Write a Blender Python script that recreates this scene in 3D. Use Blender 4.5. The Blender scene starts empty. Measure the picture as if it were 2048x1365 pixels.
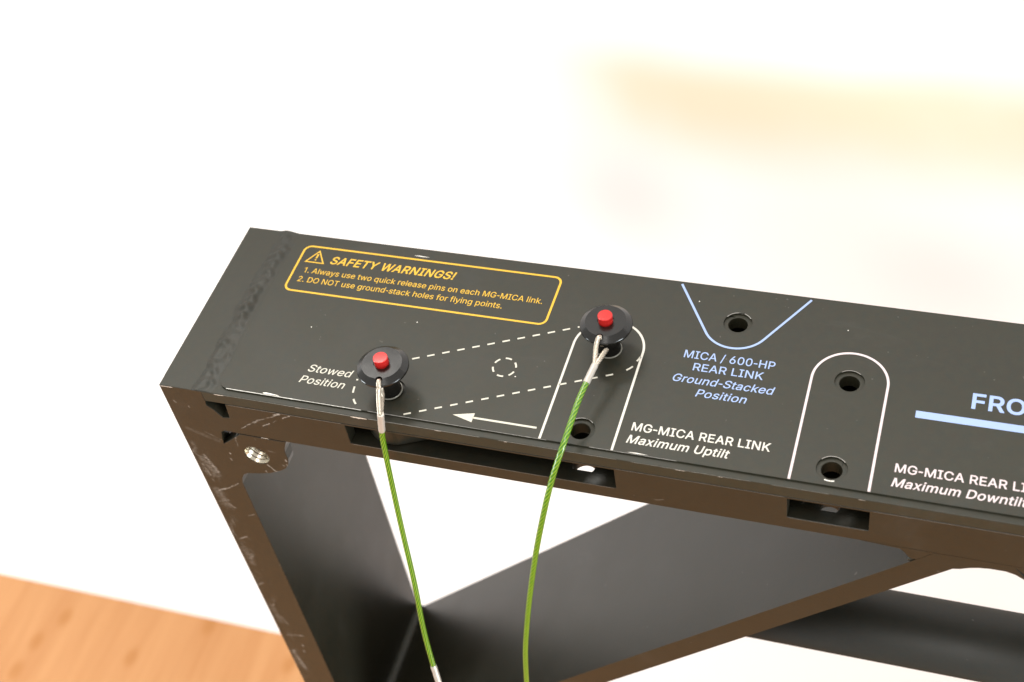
import bpy, bmesh, math, random, json
from mathutils import Vector, Matrix, noise
from mathutils.geometry import delaunay_2d_cdt
random.seed(7)
SC = bpy.context.scene
COL = SC.collection
MM = 0.001

# ------------------------------------------------------------------ camera
cam_data = bpy.data.cameras.new('camera')
cam = bpy.data.objects.new('camera', cam_data)
COL.objects.link(cam)
cam.location = (0.336045, -0.335086, 0.473039)
cam.rotation_euler = (0.728750, 0.136548, 0.300573)
cam_data.sensor_width = 36.0
cam_data.lens = 52.0756
cam_data.clip_start = 0.01
cam_data.clip_end = 60
cam_data.dof.use_dof = True
cam_data.dof.focus_distance = 0.625
cam_data.dof.aperture_fstop = 11.0
SC.camera = cam

# ------------------------------------------------------------------ light
world = bpy.data.worlds.new('World')
SC.world = world
world.use_nodes = True
bg = world.node_tree.nodes['Background']
bg.inputs[0].default_value = (1.0, 0.985, 0.955, 1)
bg.inputs[1].default_value = 1.0

def area(name, loc, target, size, power, color):
    l = bpy.data.lights.new(name, 'AREA')
    l.shape = 'DISK'
    l.size = size
    l.energy = power
    l.color = color
    o = bpy.data.objects.new(name, l)
    COL.objects.link(o)
    o.location = loc
    o.rotation_euler = (Vector(target) - Vector(loc)).to_track_quat('-Z', 'Y').to_euler()
    return o
area('ceiling_lamp', (-0.55, 0.95, 1.75), (0.15, 0.05, 0.0), 0.5, 22.0, (1.0, 0.97, 0.91))
area('overhead_lamp', (0.2, 0.0, 2.4), (0.2, 0.1, 0.0), 1.4, 20.0, (1.0, 0.975, 0.93))
area('room_lamp', (0.25, -1.0, 2.3), (0.25, 0.05, -0.1), 0.9, 22.0, (1.0, 0.975, 0.93))
area('added_wall_fill', (1.9, -0.8, -0.30), (0.2, 0.35, -0.38), 0.9, 44.0, (0.86, 0.95, 1.0))  # unseen fill from the right, added to brighten the lower wall
area('added_wall_fill', (-1.9, -0.8, -0.20), (-0.15, 0.35, -0.40), 0.9, 38.0, (0.86, 0.95, 1.0))  # matching fill on the left, likewise added for the wall

SC.view_settings.view_transform = 'Standard'
SC.view_settings.look = 'None'
SC.view_settings.exposure = 0.0
SC.view_settings.gamma = 1.0
SC.view_settings.use_curve_mapping = False

# ------------------------------------------------------------------ helpers
def tag(o, label=None, cat=None, group=None, kind=None):
    if label: o['label'] = label
    if cat: o['category'] = cat
    if group: o['group'] = group
    if kind: o['kind'] = kind
    return o

def empty(name, loc):
    o = bpy.data.objects.new(name, None)
    o.empty_display_size = 0.02
    COL.objects.link(o)
    o.location = loc
    return o

def obj(name, bm, mat, parent=None, origin=(0, 0, 0), smooth=False, bevel=0.0, seg=2):
    me = bpy.data.meshes.new(name)
    bmesh.ops.recalc_face_normals(bm, faces=bm.faces[:])
    bm.to_mesh(me)
    bm.free()
    me.materials.append(mat)
    if smooth:
        me.polygons.foreach_set('use_smooth', [True] * len(me.polygons))
    o = bpy.data.objects.new(name, me)
    COL.objects.link(o)
    if parent:
        o.parent = parent
        o.location = origin
    if bevel:
        m = o.modifiers.new('bevel', 'BEVEL')
        m.width = bevel
        m.segments = seg
        m.limit_method = 'ANGLE'
        m.angle_limit = math.radians(35)
        m.harden_normals = False
    return o

def box(bm, x0, x1, y0, y1, z0, z1):
    v = [bm.verts.new((x, y, z)) for x in (x0, x1) for y in (y0, y1) for z in (z0, z1)]
    for f in ((0, 1, 3, 2), (4, 6, 7, 5), (0, 4, 5, 1), (2, 3, 7, 6), (0, 2, 6, 4), (1, 5, 7, 3)):
        bm.faces.new([v[i] for i in f])

def winding(px, py, poly):
    w = 0
    n = len(poly)
    for i in range(n):
        x0, y0 = poly[i]
        x1, y1 = poly[(i + 1) % n]
        if (y0 <= py) != (y1 <= py):
            s = (x1 - x0) * (py - y0) - (px - x0) * (y1 - y0)
            if y1 > y0 and s > 0: w += 1
            elif y1 <= y0 and s < 0: w -= 1
    return w

def fill2d(contours, eps=1e-7):
    """Triangles of the region with non-zero winding."""
    vs, es = [], []
    for c in contours:
        b = len(vs)
        vs += [Vector(p) for p in c]
        es += [(b + i, b + (i + 1) % len(c)) for i in range(len(c))]
    V, E, F, *_ = delaunay_2d_cdt(vs, es, [], 0, eps)
    out = []
    for f in F:
        cx = sum(V[i].x for i in f) / len(f)
        cy = sum(V[i].y for i in f) / len(f)
        if sum(winding(cx, cy, c) for c in contours) != 0:
            out.append(f)
    return V, out

def area2(c):
    return sum(c[i][0] * c[(i + 1) % len(c)][1] - c[(i + 1) % len(c)][0] * c[i][1] for i in range(len(c)))

def plate(bm, outer, holes, a0, a1, plane='xy'):
    """Solid plate: 2D outline with holes, thickness a0..a1 along the third axis; all in mm."""
    cs = [outer if area2(outer) > 0 else outer[::-1]] + [h if area2(h) < 0 else h[::-1] for h in holes]
    V, F = fill2d(cs, 1e-5)
    def P(v, a):
        return (v.x * MM, v.y * MM, a * MM) if plane == 'xy' else (v.x * MM, a * MM, v.y * MM)
    used = sorted({i for f in F for i in f})
    lo = {i: bm.verts.new(P(V[i], a0)) for i in used}
    hi = {i: bm.verts.new(P(V[i], a1)) for i in used}
    cnt = {}
    for f in F:
        bm.faces.new([lo[i] for i in f])
        bm.faces.new([hi[i] for i in f])
        for k in range(len(f)):
            e = (f[k], f[(k + 1) % len(f)])
            cnt.setdefault(frozenset(e), []).append(e)
    for k, l in cnt.items():
        if len(l) == 1:
            a, b = l[0]
            bm.faces.new((lo[a], lo[b], hi[b], hi[a]))

def circle(cx, cy, r, n=48):
    return [(cx + r * math.cos(2 * math.pi * i / n), cy + r * math.sin(2 * math.pi * i / n)) for i in range(n)]

def rounded(x0, x1, y0, y1, r, n=8):
    pts = []
    for cx, cy, a in ((x1 - r, y1 - r, 0), (x0 + r, y1 - r, 90), (x0 + r, y0 + r, 180), (x1 - r, y0 + r, 270)):
        for i in range(n + 1):
            t = math.radians(a + 90 * i / n)
            pts.append((cx + r * math.cos(t), cy + r * math.sin(t)))
    return pts

def arc(cx, cy, r, a0, a1, n=24):
    return [(cx + r * math.cos(math.radians(a0 + (a1 - a0) * i / n)), cy + r * math.sin(math.radians(a0 + (a1 - a0) * i / n))) for i in range(n + 1)]

INK = 1.06      # height (mm) of the printed ink, just proud of the legend panel

def ribbon(bm, pts, w, closed=False, z=INK):
    n = len(pts)
    L, R = [], []
    for i in range(n):
        p = Vector(pts[i])
        if closed:
            a, b = Vector(pts[i - 1]), Vector(pts[(i + 1) % n])
        else:
            a, b = Vector(pts[max(i - 1, 0)]), Vector(pts[min(i + 1, n - 1)])
        d1, d2 = (p - a), (b - p)
        if d1.length < 1e-9: d1 = d2
        if d2.length < 1e-9: d2 = d1
        d1.normalize(); d2.normalize()
        t = (d1 + d2).normalized()
        nrm = Vector((-t.y, t.x))
        k = 1 / max(0.4, nrm.dot(Vector((-d1.y, d1.x))))
        L.append(bm.verts.new(((p.x + nrm.x * w / 2 * k) * MM, (p.y + nrm.y * w / 2 * k) * MM, z * MM)))
        R.append(bm.verts.new(((p.x - nrm.x * w / 2 * k) * MM, (p.y - nrm.y * w / 2 * k) * MM, z * MM)))
    for i in range(n if closed else n - 1):
        j = (i + 1) % n
        bm.faces.new((R[i], R[j], L[j], L[i]))

def poly(bm, pts, z=INK):
    V, F = fill2d([pts])
    vs = [bm.verts.new((v.x * MM, v.y * MM, z * MM)) for v in V]
    for f in F: bm.faces.new([vs[i] for i in f])

def lathe(bm, prof, n=64, cap=True):
    """prof: list of (r, z) in mm, revolved round Z."""
    rings = []
    for r, z in prof:
        if r < 1e-6:
            rings.append([bm.verts.new((0, 0, z * MM))])
        else:
            rings.append([bm.verts.new((r * MM * math.cos(2 * math.pi * i / n), r * MM * math.sin(2 * math.pi * i / n), z * MM)) for i in range(n)])
    for a, b in zip(rings, rings[1:]):
        for i in range(n):
            j = (i + 1) % n
            if len(a) == 1 and len(b) == 1: continue
            if len(a) == 1: bm.faces.new((a[0], b[i], b[j]))
            elif len(b) == 1: bm.faces.new((a[i], a[j], b[0]))
            else: bm.faces.new((a[i], a[j], b[j], b[i]))

def spline(pts, step):
    """Catmull-Rom through 3D points (mm), resampled to about step mm."""
    P = [Vector(p) for p in pts]
    P = [P[0] * 2 - P[1]] + P + [P[-1] * 2 - P[-2]]
    out = []
    for i in range(1, len(P) - 2):
        n = max(2, int((P[i + 1] - P[i]).length / step))
        for k in range(n):
            t = k / n
            a, b, c, d = P[i - 1], P[i], P[i + 1], P[i + 2]
            out.append(0.5 * (2 * b + (c - a) * t + (2 * a - 5 * b + 4 * c - d) * t * t + (3 * b - a - 3 * c + d) * t ** 3))
    out.append(P[-2].copy())
    return out

def frames(path):
    T = [(path[min(i + 1, len(path) - 1)] - path[max(i - 1, 0)]).normalized() for i in range(len(path))]
    n = T[0].orthogonal().normalized()
    N = []
    for t in T:
        n = (n - t * n.dot(t)).normalized()
        N.append(n.copy())
    return T, N

def tube(bm, path, rad, seg=12, cap=True):
    """Tube along path (mm) with UV: u round, v length in mm."""
    T, N = frames(path)
    uvl = bm.loops.layers.uv.verify()
    rings, L = [], [0.0]
    for i in range(1, len(path)): L.append(L[-1] + (path[i] - path[i - 1]).length)
    for i, p in enumerate(path):
        b = T[i].cross(N[i])
        r = rad(i / (len(path) - 1)) if callable(rad) else rad
        rings.append([bm.verts.new((p + (N[i] * math.cos(2 * math.pi * k / seg) + b * math.sin(2 * math.pi * k / seg)) * r) * MM) for k in range(seg)])
    for i in range(len(path) - 1):
        for k in range(seg):
            j = (k + 1) % seg
            f = bm.faces.new((rings[i][k], rings[i][j], rings[i + 1][j], rings[i + 1][k]))
            for lp, (u, v) in zip(f.loops, ((k / seg, L[i]), ((k + 1) / seg, L[i]), ((k + 1) / seg, L[i + 1]), (k / seg, L[i + 1]))):
                lp[uvl].uv = (u, v)
    if cap:
        bm.faces.new(rings[0][::-1])
        bm.faces.new(rings[-1])

def twisted(bm, path, R, r, strands=6, pitch=9.0, phase=0.0):
    """Bare wire rope: strands laid helically round path (mm)."""
    T, N = frames(path)
    L = [0.0]
    for i in range(1, len(path)): L.append(L[-1] + (path[i] - path[i - 1]).length)
    for s in range(strands):
        q = []
        for i, p in enumerate(path):
            a = phase + 2 * math.pi * (s / strands + L[i] / pitch)
            b = T[i].cross(N[i])
            q.append(p + (N[i] * math.cos(a) + b * math.sin(a)) * R)
        tube(bm, q, r, 6)

# ------------------------------------------------------------------ materials
class NT:
    def __init__(self, name):
        self.m = bpy.data.materials.new(name)
        self.m.use_nodes = True
        self.t = self.m.node_tree
        self.b = self.t.nodes['Principled BSDF']
    def n(self, typ, **kw):
        x = self.t.nodes.new(typ)
        for k, v in kw.items(): setattr(x, k, v)
        return x
    def link(self, a, b): self.t.links.new(a, b)
    def val(self, s, v):
        if isinstance(v, (int, float)): s.default_value = v
        elif isinstance(v, tuple): s.default_value = v
        else: self.link(v, s)
    def math(self, op, a, b=0.0, c=0.0, clamp=False):
        x = self.n('ShaderNodeMath', operation=op)
        x.use_clamp = clamp
        for s, v in zip(x.inputs, (a, b, c)): self.val(s, v)
        return x.outputs[0]
    def vmath(self, op, a, b=(0, 0, 0)):
        x = self.n('ShaderNodeVectorMath', operation=op)
        self.val(x.inputs[0], a); self.val(x.inputs[1], b)
        return x.outputs['Value'] if op in ('DOT_PRODUCT', 'LENGTH') else x.outputs[0]
    def co(self): return self.n('ShaderNodeTexCoord').outputs['Object']
    def scale(self, v, s):
        x = self.n('ShaderNodeMapping')
        self.link(v, x.inputs[0])
        x.inputs['Scale'].default_value = s
        return x.outputs[0]
    def noise(self, v, scale, detail=4.0, rough=0.55, dist=0.0):
        x = self.n('ShaderNodeTexNoise')
        self.link(v, x.inputs['Vector'])
        x.inputs['Scale'].default_value = scale
        x.inputs['Detail'].default_value = detail
        x.inputs['Roughness'].default_value = rough
        x.inputs['Distortion'].default_value = dist
        return x.outputs['Fac']
    def ramp(self, f, a, b, lo=0.0, hi=1.0, smooth=True):
        x = self.n('ShaderNodeMapRange')
        if smooth: x.interpolation_type = 'SMOOTHSTEP'
        self.val(x.inputs[0], f)
        for i, v in zip((1, 2, 3, 4), (a, b, lo, hi)): x.inputs[i].default_value = v
        return x.outputs[0]
    def mix(self, f, a, b):
        x = self.n('ShaderNodeMix', data_type='RGBA')
        self.val(x.inputs[0], f)
        for s, v in ((x.inputs[6], a), (x.inputs[7], b)):
            if isinstance(v, tuple): s.default_value = v if len(v) == 4 else v + (1,)
            else: self.link(v, s)
        return x.outputs[2]
    def set(self, k, v):
        if isinstance(v, tuple) and len(v) == 3: v = v + (1,)
        self.val(self.b.inputs[k], v)
    def bump(self, h, strength, dist=0.001):
        x = self.n('ShaderNodeBump')
        x.inputs['Strength'].default_value = strength
        x.inputs['Distance'].default_value = dist
        self.link(h, x.inputs['Height'])
        self.link(x.outputs[0], self.b.inputs['Normal'])

def streak(k, xz, a, b, w):
    """Soft capsule mask round the segment a-b (mm, in the x-z plane)."""
    s = k.n('ShaderNodeVectorMath', operation='SUBTRACT')
    k.link(xz, s.inputs[0]); s.inputs[1].default_value = (a[0], 0, a[1])
    ba = Vector((b[0] - a[0], 0, b[1] - a[1]))
    h = k.math('MULTIPLY', k.vmath('DOT_PRODUCT', s.outputs[0], tuple(ba)), 1 / max(ba.length_squared, 1e-6), clamp=True)
    sc = k.n('ShaderNodeVectorMath', operation='SCALE')
    sc.inputs[0].default_value = tuple(ba)
    k.link(h, sc.inputs['Scale'])
    d = k.vmath('SUBTRACT', s.outputs[0], sc.outputs[0])
    d = k.vmath('LENGTH', d)
    return k.ramp(d, w, w * 0.15, 0.0, 1.0)

def black_paint(name, base=(0.0105, 0.0095, 0.0055), rough=0.36, scuffs=(), edge_scuff=False, grain=0.25):
    k = NT(name)
    co = k.co()
    big = k.noise(co, 35, 5, 0.6)
    fine = k.noise(co, 900, 3, 0.6)
    col = k.mix(k.ramp(big, 0.3, 0.75), base, tuple(c * 1.28 for c in base))
    mid = k.noise(co, 240, 4, 0.7)
    col = k.mix(k.ramp(mid, 0.35, 0.7, 0.0, 0.45), col, tuple(c * 1.7 for c in base))
    tint = k.noise(co, 310, 3, 0.7)
    col = k.mix(k.ramp(tint, 0.50, 0.68, 0.0, 0.5), col, (base[0] * 1.5, base[1] * 1.15, base[2] * 1.0))
    col = k.mix(k.ramp(tint, 0.50, 0.32, 0.0, 0.5), col, (base[0] * 0.75, base[1] * 1.15, base[2] * 1.6))
    smear = k.ramp(k.noise(k.scale(co, (1, 2.2, 1)), 16, 5, 0.65, 1.2), 0.55, 0.75, 0.0, 0.30)
    col = k.mix(smear, col, (0.035, 0.033, 0.028))
    speck = k.ramp(k.noise(co, 420, 2, 0.4), 0.765, 0.79)
    col = k.mix(k.math('MULTIPLY', speck, 0.22), col, (0.22, 0.20, 0.18))
    r = k.math('ADD', k.math('MULTIPLY', big, 0.14), rough - 0.07)
    r = k.math('ADD', r, k.math('MULTIPLY', mid, 0.05))
    if scuffs or edge_scuff:
        sx = k.n('ShaderNodeVectorMath', operation='MULTIPLY')
        k.link(co, sx.inputs[0]); sx.inputs[1].default_value = (1000, 0, 1000)
        wob = k.n('ShaderNodeTexNoise')
        k.link(co, wob.inputs['Vector']); wob.inputs['Scale'].default_value = 260
        ws = k.n('ShaderNodeVectorMath', operation='MULTIPLY_ADD')
        k.link(wob.outputs['Color'], ws.inputs[0]); ws.inputs[1].default_value = (1.6, 0, 1.6)
        k.link(sx.outputs[0], ws.inputs[2])
        xz = ws.outputs[0]
        tot = None
        for a, b, w, amt in scuffs:
            a = (a[0] + .8, a[1] + .8); b = (b[0] + .8, b[1] + .8)
            m = k.math('MULTIPLY', streak(k, xz, a, b, w), amt)
            tot = m if tot is None else k.math('MAXIMUM', tot, m)
        brk = k.ramp(k.noise(k.scale(co, (1, 1, 2.2)), 420, 4, 0.7), 0.36, 0.62)
        tot = k.math('MULTIPLY', tot, brk)
        if edge_scuff:
            sep = k.n('ShaderNodeSeparateXYZ'); k.link(co, sep.inputs[0])
            e = k.ramp(sep.outputs[0], 0.0115, 0.001)
            zz = k.ramp(sep.outputs[2], -0.030, -0.052)
            zt = k.ramp(sep.outputs[2], -0.155, -0.100, 0.35, 1.0)
            nn = k.ramp(k.noise(k.scale(co, (1.6, 1, 0.75)), 150, 6, 0.72, 0.6), 0.50, 0.72)
            es = k.math('MULTIPLY', k.math('MULTIPLY', k.math('MULTIPLY', e, zz), zt), k.math('MULTIPLY', nn, 0.62))
            tot = k.math('MAXIMUM', tot, es)
        col = k.mix(tot, col, (0.30, 0.27, 0.235))
        r = k.math('ADD', r, k.math('MULTIPLY', tot, 0.1))
    k.set('Base Color', col)
    k.set('Roughness', r)
    k.set('Specular IOR Level', 0.46)
    k.bump(fine, grain, 0.00012)
    return k.m

def simple(name, col, rough, metal=0.0, var=0.12, nscale=300, bump=0.0):
    k = NT(name)
    co = k.co()
    f = k.noise(co, nscale, 4)
    k.set('Base Color', k.mix(f, tuple(c * (1 - var) for c in col), tuple(min(1, c * (1 + var)) for c in col)))
    k.set('Roughness', k.math('ADD', k.math('MULTIPLY', f, 0.12), rough - 0.06))
    k.set('Metallic', metal)
    if name.startswith('black'): k.set('Specular IOR Level', 0.48)
    if bump: k.bump(k.noise(co, nscale * 2, 3), bump, 0.0002)
    return k.m

# scuffs on the front face, (from, to, half-width, amount) in mm, x-z
SC_FRONT = [
    ((6.0, -50), (9.8, -62), 1.5, .75), ((3.0, -57), (4.5, -66), .9, .5), ((3.6, -79), (11, -74.6), .8, .8), ((11, -74.6), (18, -69.2), .55, .6),
    ((2.2, -88), (8, -85.4), .7, .55), ((7, -88.5), (9.6, -91), .8, .7), ((2, -50), (6, -53), .8, .35), ((15.5, -96), (19.2, -94), .5, .6),
    ((3.4, -120), (8.5, -116), .7, .75), ((4.5, -137), (6.3, -133), 1.6, .5), ((.6, -164), (4.4, -160), .9, .45), ((3, -184), (5, -181), .9, .5),
    ((4.4, -213), (14.3, -210), .8, .55), ((11, -221), (11.2, -222), .9, .9), ((10, -227.4), (10.2, -228.4), .9, .85), ((3, -230), (5.5, -249), 1.5, .6),
    ((13, -30.5), (19.8, -34.6), .5, .3), ((4.2, -10), (4.6, -11), .7, .5), ((10.5, -12.4), (10.7, -13.4), .7, .55), ((4, -30), (18, -36), 1.8, .14),
    ((20.3, -48.8), (20.6, -50), .7, .35), ((5, -193), (8, -200), 1.2, .35)]
SC_FRONT += [((5, -53), (8, -64), 3.6, .34), ((4, -78), (6, -90), 3.4, .32), ((3.5, -128), (4, -142), 2.8, .26), ((3, -232), (4.5, -247), 2.6, .3), ((3.5, -185), (4, -199), 2.4, .22)]
SC_STRIP = [
    ((33.7, -22.9), (41.3, -16.8), .45, .7), ((41.3, -16.8), (44.9, -14.4), .8, .95), ((44.9, -14.4), (53.5, -9.6), .45, .55), ((53.5, -9), (56.6, -7.4), .9, 1.0),
    ((45.9, -18.3), (49.5, -15.9), .55, .85), ((57.5, -10.1), (61.4, -7.7), .6, .95), ((52, -14), (54, -12), .4, .4), ((222, -24), (226, -22.5), .5, .3)]
SC_TAB = [
    ((36.9, -54), (37.4, -56), .6, .6), ((39.3, -48.8), (42.8, -53.4), .7, .8), ((42, -52.6), (45, -52.4), .5, .7), ((50.2, -42), (50.3, -43), .8, 1.0), ((50.0, -46), (50.1, -47), .8, 1.0),
    ((47.8, -46.5), (48.4, -47.2), .7, .5), ((28, -30.7), (28.2, -31.2), .8, 1.0), ((28, -31), (27.6, -37.8), .35, .55), ((21.4, -44.4), (21.6, -44.8), .7, 1.0),
    ((43, -37), (46, -38), .5, .3), ((38.6, -29), (38.6, -30.5), .35, .45)]
SC_GUSSET = [((330, -47), (334, -50), .8, .4), ((335, -40), (340, -44), .7, .3), ((322, -55), (329, -51), .6, .3), ((300, -82), (306, -76), .5, .25)]

M_leg = black_paint('worn_black_paint', scuffs=SC_FRONT + SC_STRIP + SC_TAB, edge_scuff=True)
M_gus = black_paint('rubbed_black_paint', scuffs=SC_GUSSET)
M_black = black_paint('satin_black_paint')
M_top = black_paint('matt_black_paint', (0.0138, 0.0127, 0.0056), 0.52)
M_panel = black_paint('black_legend_panel', (0.0138, 0.0127, 0.0056), 0.52, grain=0.18)
M_weld = black_paint('painted_weld', (0.0125, 0.0116, 0.0058), 0.50, grain=0.3)
M_steel = simple('bright_steel', (0.50, 0.45, 0.36), 0.26, 1.0, 0.15, 500)
M_wire = simple('bare_wire_strand', (0.54, 0.475, 0.39), 0.34, 1.0, 0.25, 700)
M_alu = simple('aluminium_ferrule', (0.46, 0.42, 0.37), 0.38, 0.35, 0.10, 500, 0.15)
M_chip_glint = simple('bare_metal_and_glint', (0.72, 0.69, 0.63), 0.45, 0.35, 0.2, 900)
M_ano = simple('black_anodised_metal', (0.0050, 0.0045, 0.0035), 0.20, 0.0, 0.2, 300)
M_ring = simple('dull_steel_ring', (0.27, 0.26, 0.22), 0.35, 0.3, 0.1, 300)
M_red = simple('red_anodised_button', (0.52, 0.018, 0.015), 0.26, 0.25, 0.05, 300)
M_cream = simple('cream_ink', (0.56, 0.535, 0.45), 0.55, 0, 0.05)
M_white = simple('warm_white_ink', (0.63, 0.60, 0.53), 0.55, 0, 0.05)
M_pink = simple('pale_pink_ink', (0.66, 0.55, 0.555), 0.55, 0, 0.05)
M_blue = simple('light_blue_ink', (0.30, 0.40, 0.66), 0.55, 0, 0.05)
M_yel = simple('yellow_ink', (0.66, 0.385, 0.018), 0.55, 0, 0.05)

def cable_mat():
    k = NT('green_coated_cable')
    uv = k.n('ShaderNodeTexCoord').outputs['UV']
    s = k.n('ShaderNodeSeparateXYZ'); k.link(uv, s.inputs[0])
    ph = k.math('ADD', k.math('MULTIPLY', s.outputs[0], -6 * 2 * math.pi), k.math('MULTIPLY', s.outputs[1], 2 * math.pi / 2.7))
    w = k.math('SINE', ph)
    m = k.ramp(w, -0.1, 0.7)
    m = k.math('MULTIPLY', m, k.ramp(k.noise(k.co(), 260, 3), 0.2, 0.6, 0.7, 1.0))
    k.set('Base Color', k.mix(m, (0.036, 0.140, 0.0015), (0.19, 0.30, 0.013)))
    k.set('Roughness', 0.28)
    k.set('Coat Weight', 0.3)
    k.bump(w, 0.12, 0.0003)
    return k.m
M_cable = cable_mat()

def wall_mat():
    k = NT('white_wall_paint')
    co = k.co()
    s = k.n('ShaderNodeSeparateXYZ'); k.link(co, s.inputs[0])
    x, z = s.outputs[0], s.outputs[2]
    wob = k.math('MULTIPLY', k.math('SUBTRACT', k.noise(co, 7, 1), 0.5), 0.025)
    zz = k.math('ADD', z, wob)
    band = k.math('MULTIPLY', k.ramp(zz, -0.060, -0.100), k.ramp(zz, -0.185, -0.105))
    band = k.math('MULTIPLY', band, k.ramp(k.math('ADD', x, wob), 0.05, 0.13))
    band = k.math('MULTIPLY', band, k.ramp(k.noise(co, 8, 2), 0.2, 0.65, 0.7, 1.0))
    col = k.mix(band, (0.875, 0.87, 0.865), (0.80, 0.695, 0.535))
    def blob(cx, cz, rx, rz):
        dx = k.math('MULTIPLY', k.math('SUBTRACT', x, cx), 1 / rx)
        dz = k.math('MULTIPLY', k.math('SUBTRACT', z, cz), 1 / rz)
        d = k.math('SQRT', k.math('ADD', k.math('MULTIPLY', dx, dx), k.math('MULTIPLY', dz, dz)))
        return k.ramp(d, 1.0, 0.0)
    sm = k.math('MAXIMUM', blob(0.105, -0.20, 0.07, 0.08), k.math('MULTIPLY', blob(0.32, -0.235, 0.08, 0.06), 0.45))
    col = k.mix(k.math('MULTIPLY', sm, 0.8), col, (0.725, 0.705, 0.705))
    k.set('Base Color', col)
    k.set('Roughness', 0.7)
    k.bump(k.noise(co, 240, 3), 0.05, 0.0005)
    return k.m

def wood_mat():
    k = NT('orange_wood_floor')
    co = k.co()
    sep = k.n('ShaderNodeSeparateXYZ'); k.link(co, sep.inputs[0])
    g = k.noise(k.scale(co, (9, 1.1, 1)), 3.2, 6, 0.6, 0.8)
    g2 = k.noise(k.scale(co, (30, 1.6, 1)), 4, 4, 0.6)
    f = k.math('ADD', k.math('MULTIPLY', g, 0.7), k.math('MULTIPLY', g2, 0.3))
    col = k.mix(k.ramp(f, 0.33, 0.66), (0.430, 0.187, 0.060), (0.500, 0.240, 0.090))
    v = k.n('ShaderNodeTexVoronoi'); k.link(k.scale(co, (1.0, 0.62, 1)), v.inputs['Vector'])
    v.voronoi_dimensions = '2D'
    v.inputs['Scale'].default_value = 13
    knot = k.ramp(v.outputs['Distance'], 0.15, 0.03)
    col = k.mix(k.math('MULTIPLY', knot, 0.6), col, (0.36, 0.135, 0.022))
    px = k.math('FRACT', k.math('ADD', k.math('MULTIPLY', sep.outputs[0], 1 / 0.19), 0.37))
    gap = k.ramp(k.math('ABSOLUTE', k.math('SUBTRACT', px, 0.5)), 0.494, 0.499)
    col = k.mix(k.math('MULTIPLY', gap, 0.12), col, (0.25, 0.09, 0.03))
    k.set('Base Color', col)
    k.set('Roughness', 0.42)
    return k.m

# ------------------------------------------------------------------ the setting
FLOOR_Z = -0.93
bm = bmesh.new()
box(bm, -4, 4, -4, 0.352, FLOOR_Z - 0.05, FLOOR_Z)
tag(obj('floor', bm, wood_mat()), kind='structure')
bm = bmesh.new()
box(bm, -4, 4, 0.35, 0.42, FLOOR_Z - 0.05, 0.55)
tag(obj('wall', bm, wall_mat()), 'plain white wall with a faint cream smear behind the black metal frame', 'wall', kind='structure')

# ------------------------------------------------------------------ the rigging frame
BASE = Vector((0.356, 0.05, FLOOR_Z))
frame = tag(empty('rigging_frame', BASE), 'black steel speaker rigging frame with printed top bar, standing in front of white wall', 'rigging frame')
O = -BASE
LW, XE = 20.8, 712.0       # leg width, far end of the frame
BEV = 0.00035

def two_tone(o):
    """The upper side of the end is finished in the matt paint of the top plate."""
    o.data.materials.append(M_top)
    for p in o.data.polygons:
        if p.normal.z > .9 and p.center.z > -.001: p.material_index = 1

for x0, x1, y0 in ((.01, LW - .01, 5.7), (XE - LW, XE, 0)):
    bm = bmesh.new()
    box(bm, x0 * MM, x1 * MM, y0 * MM, .1, FLOOR_Z, -.00001 if y0 else 0)
    two_tone(obj('leg', bm, M_black, frame, O))

HOLES = [(190.15, 11.0), (190.15, 55.6), (241.0, 79.0), (291.3, 11.3), (291.3, 55.6), (105.2, 15.9)]
HOLES += [(XE - x, y) for x, y in HOLES]
rect = lambda x0, x1, y0, y1: [(x0, y0), (x1, y0), (x1, y1), (x0, y1)]
# top plate of the beam
bm = bmesh.new()
plate(bm, rect(LW, XE - LW, 0, 100), [circle(x, y, 4.05) for x, y in HOLES], -6.5, 0)
obj('top_plate', bm, M_top, frame, O, bevel=BEV)
# bottom plate
bm = bmesh.new()
plate(bm, rect(LW, XE - LW, 6.02, 93.98), [circle(x, y, 5.0 if x < 200 else 4.2) for x, y in [(x, y - 2.2) for x, y in HOLES]], -27.5, -20.25)
obj('bottom_plate', bm, M_black, frame, O)
# front plate: the leg's face, the strip below the top plate with its slots, the drilled corner tab and two burnt-out corners
bm = bmesh.new()
def slot(x0, x1): return rect(x0, x1, -20.2, -7.7)
fp = [(0, 0), (LW - .03, 0), (LW - .03, -6.8), (20.3, -9.5), (23.2, -12.3), (26.2, -17.0), (29.9, -16.4), (30.6, -6.66), (XE - LW, -6.66), (XE - LW, -27.5),
      (54.5, -27.5), (31.2, -27.3), (23.9, -26.9), (22.0, -28.4), (20.9, -33), (20.3, -37.6), (24.5, -34), (28.6, -30.4), (31.4, -27.85), (54.2, -27.95),
      (52.2, -33.0), (51.6, -36), (51.6, -41.5), (50.7, -45.4), (48.6, -48.8), (45.3, -51.5), (38.5, -55.3), (32, -57.2), (26.5, -58.4), (23.4, -60.6), (21.6, -64.2), (LW, -68), (LW, FLOOR_Z * 1000), (0, FLOOR_Z * 1000)]
plate(bm, fp, [slot(87.5, 206.3), slot(276.0, 307.7), slot(XE - 307.7, XE - 276), slot(XE - 206.3, XE - 87.5), circle(35.7, -42.3, 6.0)], 0, 6, 'xz')
tab = obj('front_plate', bm, M_leg, frame, O, bevel=0.00018)
two_tone(tab)
bm = bmesh.new()
plate(bm, rect(LW, XE - LW, -27.5, -6.55), [], 94, 100, 'xz')
obj('back_plate', bm, M_black, frame, O)
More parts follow.
